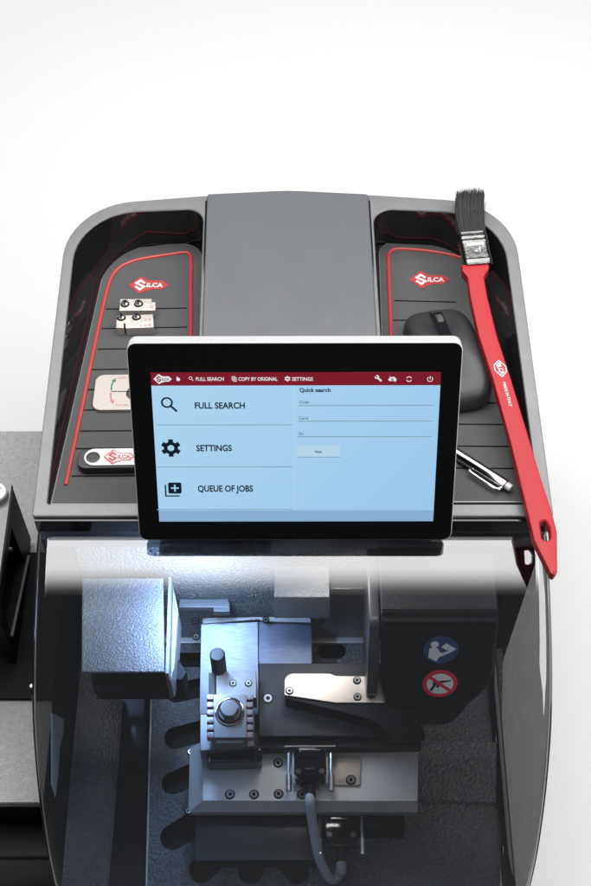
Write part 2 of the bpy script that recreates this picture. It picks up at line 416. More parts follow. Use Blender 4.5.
# --- left cover box (silver hammered)
lb = MB()
LZ = -92
q = [P2(82, 578, LZ), P2(163, 578, LZ), P2(164.5, 671.5, LZ), P2(81.5, 672, LZ)]
lb.prism(q, z0=LZ-3, z1=LZ, bev=1)
lb.prism([P2(168.5, 577.5, LZ), P2(171, 577.5, LZ), P2(168.6, 674, LZ), P2(165.2, 674, LZ)], z0=LZ-50, z1=LZ+1, bev=.5)
lb.prism([P2(171.5, 578, LZ), P2(177.5, 606, LZ-8), P2(174, 664, LZ-8), P2(169.2, 673, LZ)], z0=LZ-52, z1=LZ-14, bev=.5)
lb.build('cover_box', M['hamlight'], mach)
q = MB(); q.prism(inset(ccw([P2(82, 578, LZ), P2(163, 578, LZ), P2(164.5, 655, LZ), P2(81.5, 655, LZ)]), 2.5), z0=LZ-40, z1=LZ-3.4); q.build('cover_shade_block', M['black'], mach)  # black filler box added for the shade under the cover
hl = MB()
for s_px in ((100, 690), (118, 687)):
    g = pz(*s_px, -150); hl.lathe([(5, 0), (5, 9), (4, 10)], frame(g), 12)
hl.build('hose_fitting', M['blk_alu'], mach)
md = MB(); md.prism([P2(90, 676, -120), P2(182, 676, -120), P2(186, 668, -120), P2(178, 655, -120), P2(90, 640, -120)], z0=-170, z1=-128, bev=2); md.build('motor_mount', M['black'], mach)

# hinge plate of the visor at left
hp = MB()
HX = XC-HW+4.6
def hprism(mb, pts, th, mi=0, dz=0):
    Fh = frame((HX+dz, 0, 0), (0, 1, 0), (0, 0, 1))
    pp = [fpx(Fh, px, py) for px, py in pts]; mb.prism(pp, Fh, 0, th, .2)
hprism(hp, [(51, 713), (58, 716), (62.5, 719), (63, 730), (59, 748), (57.5, 775), (54.5, 797), (51, 784)], .8, dz=.8)
hp.build('hinge_plate', M['silver'], mach)
hk = MB(); hprism(hk, [(52, 700), (70, 712), (70.5, 817), (53, 797)], .8); hk.build('hinge_cover', M['hole'], mach)

# --- screws helper
def screw(px, py, z, r, parent, n=None, m=None):
    g = pz(px, py, z); s_ = MB(); Fm = frame(g)
    s_.lathe([(r, -1), (r, .9), (r*.85, 1.3), (r*.55, 1.3), (r*.5, .5), (0.01, .5)], Fm, 16, c0=False, c1=False)
    s_.lathe([(r*1.32, -.2), (r*1.32, .12), (r*1.05, .12)], Fm, 16, mi=1, c0=False, c1=True)
    s_.flat(circ(0, 0, r*.48, 6), Fm, z=.62, mi=1)
    s_.build('screw', [m or M['screw'], M['hole']], parent)

# --- rear guide plates (ground steel) in the chamber
gp = MB()
def slanted(pxpoly, za, zb, pya, pyb, th, mb):
    # plate whose height runs from za (at picture row pya) to zb (at pyb)
    A = pz(295.5, pya, za); B = pz(295.5, pyb, zb); Fm = frame(A, (1, 0, 0), A-B)
    pp = [fpx(Fm, *p) for p in pxpoly]; mb.prism(pp, Fm, -th, 0, .4); return Fm
GF = slanted([(201, 624), (258, 622), (258.5, 700), (258.5, 714), (199.5, 714)], -196, -216, 620, 700, 3, gp)
g1 = gp.build('guide_plate', M['steelv'], mach)
gp = MB(); slanted([(258.9, 622), (311.5, 624), (312, 664), (258.9, 664)], -200, -214, 620, 700, 3, gp); g2 = gp.build('guide_plate', M['steeld'], mach)
gp = MB(); slanted([(203, 618), (310, 616), (311, 622.5), (264, 621), (258, 619), (203, 623.5)], -192, -199, 616, 700, 2.5, gp); g3 = gp.build('guide_bracket', M['alu'], mach)
for sx, sy in ((195.5, 621), (266, 620), (321, 621), (196, 637)): screw(sx, sy, -192, 2.4, g3)
# sensor bar on the back wall
sb = MB()
sb.box((pz(204, 605, -165).x, 3, -163), (42, 8, 7), 1); sb.box((pz(222, 605, -165).x, 0, -165), (14, 9, 9), 1)
g = sb.build('sensor_bar', M['aluL'], mach)
# ledge lines on the back wall
lg = MB(); lg.box((XC, 4.5, FZ+3), (338, 6, 4), 1); lg.build('wall_ledge', M['alu'], mach)
# motor housing at the back
def rear_box(px0, px1, pyf, pyb, z, m, name, bev):
    yF = pz(300, pyf, z).y; zB = onp(300, pyb, (0, yF, 0), (0, 1, 0)).z
    a, b_ = pz(px0, pyf, z).x, pz(px1, pyf, z).x
    q = MB(); q.box(((a+b_)/2, (yF+6.8)/2, (z+zB)/2), (b_-a, 6.8-yF, z-zB), bev); q.build(name, m, mach)
rear_box(274, 330, 597, 619, -96, M['hamlight'], 'motor_housing', 2)
rear_box(330.5, 366, 589, 612, -118, M['jawgrey'], 'motor_bracket', 1.5)
# lamp housing of the chamber light
lh = MB(); lh.box((-62, -4, -44), (86, 14, 6), 1.5); lh.build('lamp_housing', M['ham'], mach)

# --- carriage
base = MB()
BZ = -188
bt = [P2(203, 742, BZ), P2(418, 738, BZ), P2(417.5, 801, BZ), P2(203, 800.5, BZ)]
bb = [P2(190, 748, BZ-9), P2(418, 745, BZ-9), P2(417.5, 812.5, BZ-9), P2(188.5, 812.5, BZ-9)]
base.loft([[(*p, BZ-16) for p in ccw(bb)], [(*p, BZ-8) for p in ccw(bb)], [(*p, BZ) for p in ccw(bt)]])
cb = base.build('carriage_base', M['alu'], mach, ang=10)
for s_ in ((230, 794.5), (254, 794.5), (278.5, 794), (302, 794.5), (278, 763)): screw(*s_, BZ, 3.1, cb)
for s_ in ((190.5, 752), (188.5, 811)): screw(*s_, BZ-9, 2.4, cb)
lo = MB(); lo.prism([P2(194.5, 800, -222), P2(316, 800, -222), P2(315, 860, -222), P2(195, 861, -222)], z0=FZ+.5, z1=-222, bev=1)
lo.build('lower_block', M['blk_alu'], mach)
lo = MB(); lo.prism([P2(316, 808, -205), P2(405, 808, -205), P2(405, 828, -215), P2(318, 828, -215)], z0=FZ+1, z1=-212, bev=1); lo.build('socket_block', M['black'], mach)
lo = MB(); lo.prism([P2(202, 738, BZ), P2(420, 735, BZ), P2(420, 752, BZ), P2(202, 755, BZ)], z0=BZ+.3, z1=BZ+14, bev=1); lo.build('cross_bar', M['blk_alu'], mach)
SZ = -166
sp = MB(); sp.prism([P2(259, 663, SZ), P2(380, 663, SZ), P2(417, 700, SZ), P2(418, 736, SZ), P2(259, 736.5, SZ)], z0=SZ-14, z1=SZ, bev=1)
spo = sp.build('slide_plate', M['blk_alu'], mach); screw(268, 698.5, SZ, 3.6, spo, m=M['alu'])
# black handle bar under the clamp
hb = MB(); hb.prism(rpoly([P2(205.5, 748, -170), P2(262, 748, -170), P2(262.5, 762, -170), P2(206.5, 763.5, -170)], 3, 4), z0=-187, z1=-168, bev=2)
hb.build('release_bar', M['gloss'], mach)
# clamp
CZ = -150
cl = MB(); cl.prism([P2(216, 671, CZ), P2(256, 671, CZ), P2(256.5, 698, CZ), P2(216, 698, CZ)], z0=CZ-22, z1=CZ, bev=.8)
cl.prism([P2(200, 714, CZ-10), P2(254, 714, CZ-10), P2(254, 746, CZ-10), P2(200, 751, CZ-10)], z0=CZ-30, z1=CZ-10, bev=1)
clo = cl.build('clamp', M['aluL'], mach)
for s_ in ((233, 683.5), (248.5, 683.5)): screw(*s_, CZ, 2.3, clo, m=M['alu'])
cs = MB(); cs.prism([P2(208.5, 672, CZ), P2(215.5, 672, CZ), P2(215.5, 696, CZ), P2(209, 696, CZ)], z0=CZ-22, z1=CZ-.6, bev=.8); cs.build('clamp_side', M['blk_alu'], clo)
JZ = -136
jw = MB()
jaw = rpoly([P2(213, 694, JZ), P2(246.5, 694, JZ), P2(247, 738, JZ), P2(213.5, 738, JZ)], 1, 3)
jw.prism(jaw, z0=JZ-18, z1=JZ, bev=1)
jo = jw.build('jaw', M['jawgrey'], clo)
for px_, sts in ((211, '543210'), (249, '123456')):
    nb = MB(); nm = MB()
    for k in range(6):
        g = pz(px_, 697+k*7.6, JZ-2); nb.box((g.x, g.y, JZ-6), (6.4, 4.4, 9), .6)
        g = pz(px_, 698.8+k*7.6, JZ-1.5); nm.text(sts[k], frame((g.x, g.y, JZ-1.3)), 0, -1.0, 2.6, align='CENTER', bold=0)
    nb.build('jaw_teeth', M['jawgrey'], clo); nm.build('jaw_numbers', M['stred'], clo)
g = pz(229.5, 712, JZ)
rg = MB(); rg.lathe([(11.8, 0), (11.8, .9), (11.2, 1.3), (10.6, 1.3), (10.2, .8), (10.2, -.2)], frame(g), 40, c0=False, c1=False); rg.build('collar', M['chrome'], clo)
kb = MB(); kb.lathe([(9.9, 0), (9.9, .5), (9.0, .6)], frame(g), 32, mi=1); kb.lathe([(8.8, .3), (8.8, 1.6), (8.2, 2)], frame(g), 32); kb.lathe([(8, 1.5), (8, 8), (6.8, 9.2)], frame(g), 6); kb.lathe([(6.6, 9), (6.6, 9.3), (6, 9.5)], frame(g), 28); kb.build('knob', [M['jawgrey'], M['hole']], clo, ang=20)
fs = MB(); fs.prism([P2(216, 727, JZ+.5), P2(244, 727, JZ+.5), P2(244, 742, JZ), P2(216, 742, JZ)], z0=JZ-16, z1=JZ-3, bev=1.2); fs.build('jaw_front', M['jawgrey'], clo)
pn = MB(); g = pz(219.5, 672, CZ-8); pn.lathe([(6.2, 0), (6.2, 36), (5.4, 37.4), (4, 37.6)], frame(g), 24); pn.build('locating_pin', M['blk_alu'], mach)
# tracer arm: satin plate on a dark arm
TZ = -146
ar = MB(); ar.prism(rpoly([P2(284.5, 700, TZ-6), P2(291, 680, TZ-6), P2(400, 680, TZ-6), P2(425, 735, TZ-6), P2(395, 739, TZ-6), P2(372, 722, TZ-6), P2(335, 712, TZ-6)], [2, 2, 0, 0, 8, 20, 20], 4), z0=-165.6, z1=TZ-2.2, bev=1)
aro = ar.build('tracer_arm', M['black'], mach)
tp = MB(); tp.prism(rpoly([P2(284.5, 695, TZ), P2(285, 673.5, TZ), P2(330, 673.5, TZ), P2(336, 676, TZ), P2(386, 676, TZ), P2(386, 702.5, TZ), P2(335, 702.5, TZ)], [1, 7, 0, 0, 1, 1, 3], 6), z0=TZ-2, z1=TZ, bev=.4)
tpo = tp.build('arm_plate', M['nickel'], aro)
for s_ in ((289.5, 691), (357, 680.5), (357.5, 697)): screw(*s_, TZ, 2.6, aro)

# --- cutter head
s64 = math.radians(64)
A0 = pz(295.5, 622, -62)
HF = frame(A0, (1, 0, 0), (0, math.cos(s64), math.sin(s64)))   # local y up the face, z out of it (towards -y)
if HF.col[2][1] > 0: raise ValueError
def hpx(px, py): return fpx(HF, px, py)
face = ccw(rpoly([hpx(381, 621), hpx(382, 712), hpx(490, 712), hpx(499.5, 621)], [2, 26, 40, 2], 10))
hd = MB()
back = V((0, 1, 0))
def hl_(ins, dz, push): return [HF @ V((a, b_, dz))+back*push for a, b_ in inset(face, ins)]
hd.loft([hl_(0, 0, 118), hl_(0, 0, 7), hl_(0, -5, 0), hl_(1.6, -1.6, 0), hl_(5, 0, 0)])
hd.build('cutter_head', M['black'], mach, ang=40)
# paint the head's top with the same textured plastic: a separate lid
hx0 = hpx(381.2, 640)[0]
hb2 = MB(); hb2.prism(rpoly([(A0.y+2, -68), (A0.y+112, -68), (A0.y+112, -150), (A0.y-26, -150), (A0.y-30, -134)], [10, 2, 2, 10, 6], 5), frame((hx0-10, 0, 0), (0, 1, 0), (0, 0, 1)), 0, 9.4, 2, 0, 3); hb2.build('head_side', M['innergrey'], mach)
ld = MB(); tzz = A0.z+.7
x0, x1 = hpx(381.5, 621)[0], hpx(499, 621)[0]
ld.box(((x0+x1)/2, A0.y+64, tzz), (x1-x0-1, 108, 2.2), .7); ld.build('head_lid', M['lid'], mach)
hb = MB(); nloc = [hpx(384, 690), hpx(384, 737), hpx(452, 737), hpx(484, 700)]
hb.loft([[HF @ V((a, b_, -14))+back*60 for a, b_ in ccw(rpoly(nloc, [0, 10, 16, 0], 6))], [HF @ V((a, b_, -14)) for a, b_ in ccw(rpoly(nloc, [0, 10, 16, 0], 6))]])
hb.build('head_base', M['blk_alu'], mach)
hs = MB(); hs.prism([hpx(385, 724), hpx(388, 735.5), hpx(414, 735.5), hpx(414, 724)], HF, -13.8, -12.8, .2); hs.build('head_trim', M['alu'], mach)
# stickers
def sticker(cx, cy, col, lab):
    o = MB(); c2 = hpx(cx, cy); r = (hpx(cx+17.6, cy)[0]-c2[0])
    return c2, r
c2, r = sticker(441, 649.8, 0, '')
FS = HF
st = MB(); st.prism(circ(*c2, r, 40), HF, -.2, .35, .1); so = st.build('sticker', M['blue'], mach); so['label'] = 'round blue read the manual sticker on the cutter head'
st = MB()
def S(x, y): return (c2[0]+x*r, c2[1]+y*r)
st.flat(circ(*S(-.38, .42), r*.23, 20), HF, .5)
st.flat(rpoly([S(-.66, .12), S(-.50, .20), S(-.22, .16), S(.0, -.22), S(.55, -.02), S(.58, -.16), S(-.06, -.50), S(-.12, -.62), S(-.22, -.86), S(-.70, -.52)], r*.07, 3), HF, .5)
st.flat([S(-.02, .22), S(.28, .52), S(.48, .36), S(.30, .02)], HF, .55)
st.flat([S(.32, .0), S(.50, .34), S(.86, .10), S(.60, -.12)], HF, .5)
st.build('pictogram', M['stwhite'], so)
c2, r = sticker(440, 683.5, 0, '')
st = MB(); st.prism(circ(*c2, r, 40), HF, -.2, .35, .1); so = st.build('sticker', M['stred'], mach); so['label'] = 'round red and white prohibition sticker with a crossed out air gun'
st = MB(); st.flat(circ(*c2, r*.76, 36), HF, .5); st.build('sticker_centre', M['stwhite'], so)
st = MB()
st.flat([S(-.22, .22), S(.62, .30), S(.62, .22), S(-.05, .02), S(-.28, .04)], HF, .6)
st.flat([S(-.42, .18), S(-.20, .24), S(-.10, .02), S(-.30, -.20), S(-.42, -.52), S(-.58, -.46), S(-.40, -.1)], HF, .62)
st.flat([S(-.12, .0), S(.02, .02), S(-.08, -.28), S(-.24, -.24)], HF, .64)
st.build('pictogram', M['black_ink'], so)
st = MB(); d = V((math.cos(-.70), math.sin(-.70))); n_ = V((-d.y, d.x))
a_ = V(c2)-d*r*.8; b_ = V(c2)+d*r*.8; k = r*.10
st.flat([tuple(a_-n_*k), tuple(b_-n_*k), tuple(b_+n_*k), tuple(a_+n_*k)], HF, .75); st.build('slash', M['stred'], so)

# ================================================================ logo
def logo(Fm, x, y, L, parent, red, white, z=.25, rot=0, outline=None, name='emblem'):
    c_, s_ = math.cos(rot), math.sin(rot)
    def T(p): px_, py_ = p[0]*L, p[1]*L; return (x+c_*px_-s_*py_, y+s_*px_+c_*py_)
    key = [(0, 0), (.30, .31), (.45, .18), (.50, .18), (.52, .155), (.84, .155), (1, 0), (.84, -.155), (.56, -.155), (.54, -.20), (.46, -.20), (.30, -.31)]
    e = MB(); e.prism(rpoly([T(p) for p in key], .018*L, 3), Fm, 0.02, z, 0); eo = e.build(name, red, parent)
    w_ = MB()
    if outline:
        kk = [(p[0]*.90+.05, p[1]*.82) for p in key]; w_.flat([T(p) for p in kk], Fm, z+.12); 
        wo = w_.build('emblem_field', outline, eo); w_ = MB(); z += .12
    # the S: two interlocked chevrons
    S_ = [(.405, .055), (.295, .160), (.190, .062), (.395, -.062), (.295, -.160), (.175, -.045)]
    for i in range(5):
        a_, b__ = V(S_[i]), V(S_[i+1]); d_ = (b__-a_).normalized(); n_ = V((-d_.y, d_.x))*.031
        a_ = a_-d_*(.031 if i else 0); b__ = b__+d_*(.031 if i < 4 else 0)
        w_.flat([T(p) for p in (a_-n_, b__-n_, b__+n_, a_+n_)], Fm, z+.12+i*.004)
    FL = Fm @ Matrix.Translation((*T((.455, -.078)), 0)) @ Matrix.Rotation(rot, 4, 'Z')
    w_.text('ILCA', FL, 0, 0, .15*L, .40*L, z=z+.12, bold=.03)
    w_.build('emblem_lettering', white, eo); return eo

# ================================================================ rubber mats
def make_mat(outline, border, grooves, logo_at, label, side):
    cx = sum(p[0] for p in outline)/len(outline)
    bw = MFr @ V((cx, 140, 0))
    root = thing('rubber_mat', label, 'tray mat', tuple(bw), 0, 'ribbed rubber mats in the two trays')
    m = MB(); m.prism(outline, MFr, -1.0, 1.0, 1.1, 0, 0, 2)
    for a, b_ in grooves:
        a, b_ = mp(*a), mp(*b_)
        m.flat([(a[0], a[1]-.75), (b_[0], b_[1]-.75), (b_[0], b_[1]+.75), (a[0], a[1]+.75)], MFr, 1.06, mi=1)  # grooves are flat strips, the shade in them painted on as near-black
    m.build('pad', [M['rubber'], M['groove_shade'], M['rubber_edge']], root, ang=30)
    l = MB(); pp = [MFr @ V((*mp(*p), 1.1)) for p in border]
    # round the corners of the border line
    l2 = [loc2(MFr, p) for p in pp]; sm = spline([(a, b_, 0) for a, b_ in l2], 6)
    l.tube([MFr @ V((p.x, p.y, 1.0)) for p in sm], 1.7, 8); l.build('border_line', M['red'], root)
    lx, ly = mp(*logo_at[:2]); logo(MFr, lx, ly, logo_at[2], root, M['redp'], M['white'], z=1.3)
    return root
gL = [((106, 310), (187, 309)), ((102, 329.5), (187.5, 328)), ((97.5, 350), (196, 349)), ((92, 370.5), (198, 369)), ((88, 390.5), (200, 390)), ((84, 411), (200, 410)), ((80, 432), (200, 431)), ((76, 449.5), (200, 449)), ((71.5, 477), (200, 476))]
bL = [(66, 486), (73.5, 450), (82, 410), (92, 360), (101, 318), (107, 292), (112, 278), (120, 268.5), (134, 262), (150, 258.5), (170, 255.5), (183, 253.6), (189, 255), (191.3, 262), (191, 290), (191, 336), (190, 400), (190, 486)]
matLo = make_mat(matL, bL, gL, (128.5, 286, 35), 'black ribbed rubber mat with red border, under the two clamp blocks and usb stick', 0)
gR = [((394, 301.5), (456, 303)), ((393, 321), (470, 322)), ((397, 342), (505, 344)), ((397, 362), (508, 364)), ((397, 382.5), (512, 383.5)), ((397, 403), (514, 404)), ((400, 424.5), (519, 425.5)), ((400, 446.5), (523, 447.5)), ((400, 468.5), (527, 469.5))]
bR = [(454, 483), (420, 483), (400, 480), (393, 440), (391.5, 360), (389.6, 300), (388.2, 262), (389.5, 253.5), (396, 250.2), (412, 250.5), (435, 253), (455, 257), (470, 266), (480, 284), (492, 330)]
bR = [(398, 486), (393, 440), (391.5, 360), (389.6, 300), (388.2, 262), (389.5, 253.5), (396, 250.2), (412, 250.5), (435, 253), (455, 257), (466, 262), (474, 274), (482, 300), (490, 340), (500, 390), (512, 450), (519, 486)]
matRo = make_mat(matR, bR, gR, (409, 280.5, 35.5), 'black ribbed rubber mat with red border, under the computer mouse and silver pen', 1)

def on_mat(px, py, h): return onp(px, py, MFr @ V((0, 0, 1.05+h)), MFr.col[2].to_3d())
MUP = MFr.col[2].to_3d()
def matframe(px, py, h, ang=0):
    o = on_mat(px, py, h); x = MFr.col[0].to_3d(); y = MFr.col[1].to_3d()
    return frame(o, x*math.cos(ang)+y*math.sin(ang), -x*math.sin(ang)+y*math.cos(ang))
def frame_at(Fm, hz): return Fm.translation.copy()

# ================================================================ touchscreen monitor
TOP = CAM+(V((0, 69, 129.6))-CAM)*.987; BOT = CAM+(V((0, -13.5, -14))-CAM)*.987
MO = frame((TOP+BOT)/2, (1, 0.0, 0.003), TOP-BOT)     # z out of the screen
def sp_(px, py): return fpx(MO, px, py)
tl, tr, br, bl = sp_(127.5, 343.0), sp_(465.5, 342), sp_(449.5, 539), sp_(138, 541)
hwid = (tr[0]-tl[0]+br[0]-bl[0])/4; cxm = (tl[0]+tr[0]+br[0]+bl[0])/4
yt, yb = (tl[1]+tr[1])/2, (bl[1]+br[1])/2
mon = thing('touchscreen_monitor', 'black touchscreen monitor with silver edge showing a light blue search menu', 'monitor', (cxm, 60, 0))
mb = MB()
outl = rpoly([(cxm-hwid, yb), (cxm+hwid, yb), (cxm+hwid, yt), (cxm-hwid, yt)], 6.5, 8)
# silver frame with rounded edges, thinner back shell behind
mb.prism(outl, MO, -14, 0, .7, 0, 3)
mb.build('frame', M['silver'], mon)
bk = MB(); bk.prism(rpoly([(cxm-hwid+9, yb+8), (cxm+hwid-9, yb+8), (cxm+hwid-9, yt-10), (cxm-hwid+9, yt-10)], 12, 8), MO, -24, -13.8, 0, 0, 5); bk.build('back_shell', M['black'], mon)
am = MB(); am.tube([MO @ V((cxm, -20, -20)), MO @ V((cxm, -28, -50)), V((cxm, 66, 2))], 13, 16); am.box((cxm, 66, 5), (80, 60, 5), 2); am.build('mounting_arm', M['black'], mon)
gl = MB(); gl.prism(inset(ccw(outl), .55), MO, -.4, .45, .3); gl.build('bezel_glass', M['glassblk'], mon)
s_tl, s_tr, s_br, s_bl = sp_(150, 372), sp_(440, 371.3), sp_(434, 520), sp_(160, 521.7)
sx0, sx1 = (s_tl[0]+s_bl[0])/2, (s_tr[0]+s_br[0])/2; sy1, sy0 = (s_tl[1]+s_tr[1])/2, (s_bl[1]+s_br[1])/2
ybar = sp_(295, 385)[1]; yft = sp_(295, 510)[1]
sc = MB()
sc.flat([(sx0, yft), (sx1, yft), (sx1, ybar), (sx0, ybar)], MO, .70)
sc.flat([(sx0, ybar), (sx1, ybar), (sx1, sy1), (sx0, sy1)], MO, .70, mi=1)
sc.flat([(sx0, sy0), (sx1, sy0), (sx1, yft), (sx0, yft)], MO, .70, mi=2)
scr = sc.build('screen', [M['s_blue'], M['s_red'], M['s_foot']], mon)
def T_(s, px, py, px2, hpx_, m, bold=.028, z=.85, mb_=None):
    a = sp_(px, py); b_ = sp_(px2, py); hh = sp_(px, py-hpx_)[1]-a[1]
    q = mb_ or MB(); q.text(s, MO, a[0], a[1], hh, b_[0]-a[0], z=z, bold=bold); return q
for s, a, b_, y in (('FULL SEARCH', 195, 245, 408), ('SETTINGS', 196.5, 232, 450.5), ('QUEUE OF JOBS', 198, 253, 491)): T_(s, a, y, b_, 6.3, None).build('menu_lettering', M['s_ink'], scr)
mt = MB(); T_('Quick search', 299.5, 391.5, 330.5, 4.2, None, mb_=mt, bold=.03); mt.build('form_lettering', M['s_ink'], scr)
for s, a, b_, y in (('Code', 299.3, 309, 403), ('Card', 299, 308, 419), ('Sn', 299, 303.5, 434.5)): T_(s, a, y, b_, 3.0, None, bold=0).build('field_lettering', M['s_ink'], scr)
T_('Next', 315, 452.3, 322, 2.4, None, bold=.02).build('button_lettering', M['s_ink'], scr)
for s, a, b_, y in (('FULL SEARCH', 196, 224, 380.2), ('COPY BY ORIGINAL', 238.5, 277.5, 380.2), ('SETTINGS', 292, 313, 380.2)): T_(s, a, y, b_, 3.6, None, bold=.02).build('bar_lettering', M['s_white'], scr)
ln = MB()
def hline(px0, px1, py, t=.35, mi=0, z=.80):
    a = sp_(px0, py); b_ = sp_(px1, py); ln.flat([(a[0], a[1]-t), (b_[0], a[1]-t), (b_[0], a[1]+t), (a[0], a[1]+t)], MO, z, mi)
for y in (424.5, 466.5, 509): hline(157, 292, y)
for y, a, b_ in ((405, 298, 433), (420.7, 298, 432), (436.2, 297.5, 431)): hline(a, b_, y)
a = sp_(294, 387); b_ = sp_(295, 509); ln.flat([(a[0], b_[1]), (a[0]+.5, b_[1]), (a[0]+.5, a[1]), (a[0], a[1])], MO, .78, 1)
a = sp_(297, 444.5); b_ = sp_(340, 456.5); ln.flat([(a[0], b_[1]), (b_[0], b_[1]), (b_[0], a[1]), (a[0], a[1])], MO, .78, 1); hline(297, 340.5, 456.6, .3)
ln.build('form_lines', [M['s_line'], M['s_line2']], scr)
PX = abs(sp_(296, 440)[0]-sp_(295, 440)[0])
def ringp(mb, c_, r0, r1, n=28, a0=0, a1=2*math.pi, z=.85):
    k = n if a1-a0 < 6.28 else n
    vs = []; fs = []
    for i in range(n+1):
        w_ = a0+(a1-a0)*i/n; vs += [(c_[0]+r0*math.cos(w_), c_[1]+r0*math.sin(w_), z), (c_[0]+r1*math.cos(w_), c_[1]+r1*math.sin(w_), z)]
    for i in range(n): fs.append((2*i, 2*i+1, 2*i+3, 2*i+2))
    mb.add(vs, fs, MO)
def stroke(mb, a, b_, t, z=.85):
    a = V(a); b_ = V(b_); d_ = (b_-a).normalized(); n_ = V((-d_.y, d_.x))*t
    mb.flat([tuple(a-n_), tuple(b_-n_), tuple(b_+n_), tuple(a+n_)], MO, z)
def magn(mb, px, py, r, z=.85):
    c_ = sp_(px, py); ringp(mb, c_, r*.62, r*.9, z=z); stroke(mb, (c_[0]+r*.5, c_[1]-r*.55), (c_[0]+r*1.45, c_[1]-r*1.5), r*.16, z)
def gear(mb, px, py, r):
    c_ = sp_(px, py); ringp(mb, c_, r*.36, r*.76)
    for k in range(6):
        w_ = math.pi/6+k*math.pi/3; stroke(mb, (c_[0]+r*.6*math.cos(w_), c_[1]+r*.6*math.sin(w_)), (c_[0]+r*1.05*math.cos(w_), c_[1]+r*1.05*math.sin(w_)), r*.26)
ic = MB(); magn(ic, 167, 402, 6.6*PX); ic.build('icon', M['s_ink'], scr)
ic = MB(); gear(ic, 171, 447.5, 9.4*PX); ic.build('icon', M['s_ink'], scr)
ic = MB(); c_ = sp_(175, 487.5); k = PX
ic.holed(rpoly(rect(c_[0], c_[1], 13.5*k, 13*k), 1.6*k, 3), [[(c_[0]+x*k, c_[1]+y*k) for x, y in ((-.8, .8), (-4, .8), (-4, -.8), (-.8, -.8), (-.8, -4), (.8, -4), (.8, -.8), (4, -.8), (4, .8), (.8, .8), (.8, 4), (-.8, 4))]], MO, .85)
stroke(ic, (c_[0]-9.6*k, c_[1]+4*k), (c_[0]-9.6*k, c_[1]-9.8*k), .75*k); stroke(ic, (c_[0]-10.3*k, c_[1]-9.3*k), (c_[0]+4.5*k, c_[1]-9.3*k), .75*k)
ic.build('icon', M['s_ink'], scr)
ib = MB()
magn(ib, 190.6, 377.6, 1.9*PX); ib.build('bar_icon', M['s_white'], scr); ib = MB()
gear(ib, 287.5, 378.2, 2.7*PX)
ib.build('bar_icon', M['s_white'], scr); ib = MB()
c_ = sp_(178.3, 378.8); ib.flat(circ(*c_, 1.9*PX, 10), MO, .85); ib.flat([(c_[0]-1.6*PX, c_[1]), (c_[0]-.4*PX, c_[1]), (c_[0]-.6*PX, c_[1]+3.2*PX), (c_[0]-1.3*PX, c_[1]+3.2*PX)], MO, .86)
ib.build('bar_icon', M['s_white'], scr); ib = MB()
c_ = sp_(234.5, 378.6)
for dx, dy in ((-.9, .9), (.5, -.5)):
    p_ = rect(c_[0]+dx*PX, c_[1]+dy*PX, 3.4*PX, 4.2*PX); ib.holed(p_, [inset(ccw(p_), .6*PX)], MO, .85+.02*dx)
ib.build('bar_icon', M['s_white'], scr); ib = MB()
c_ = sp_(378.5, 378); stroke(ib, (c_[0]-1.2*PX, c_[1]+1.2*PX), (c_[0]+2.8*PX, c_[1]-2.8*PX), .9*PX); ringp(ib, (c_[0]-1.7*PX, c_[1]+1.7*PX), .7*PX, 2.1*PX, 16, math.radians(-200), math.radians(110))
ib.build('bar_icon', M['s_white'], scr); ib = MB()
c_ = sp_(392.5, 378.6); ib.holed(rpoly([(c_[0]-4*PX, c_[1]-2*PX), (c_[0]+4*PX, c_[1]-2*PX), (c_[0]+3.6*PX, c_[1]+.6*PX), (c_[0]+1*PX, c_[1]+2.8*PX), (c_[0]-2.4*PX, c_[1]+1.6*PX), (c_[0]-4*PX, c_[1]+.4*PX)], 1.2*PX, 3), [circ(c_[0], c_[1]-.2*PX, 1.4*PX, 12)], MO, .85); stroke(ib, (c_[0]-3*PX, c_[1]+3*PX), (c_[0]+3.4*PX, c_[1]-2.8*PX), .3*PX, .87)
ib.build('bar_icon', M['s_white'], scr); ib = MB()
c_ = sp_(409, 378.6); ringp(ib, c_, 2.1*PX, 2.9*PX, 14, .4, 2.7); ringp(ib, c_, 2.1*PX, 2.9*PX, 14, 3.5, 5.9)
ib.build('bar_icon', M['s_white'], scr); ib = MB()
c_ = sp_(430, 378.6); ringp(ib, c_, 2.2*PX, 2.9*PX, 20, math.pi/2+.6, math.pi/2+2*math.pi-.6); stroke(ib, (c_[0], c_[1]), (c_[0], c_[1]+3.2*PX), .4*PX)
ib.build('bar_icon', M['s_white'], scr)
lx, ly = sp_(153.5, 378.6); logo(MO, lx, ly, 18*PX, scr, M['s_white'], M['s_red'], z=.8, name='screen_emblem')

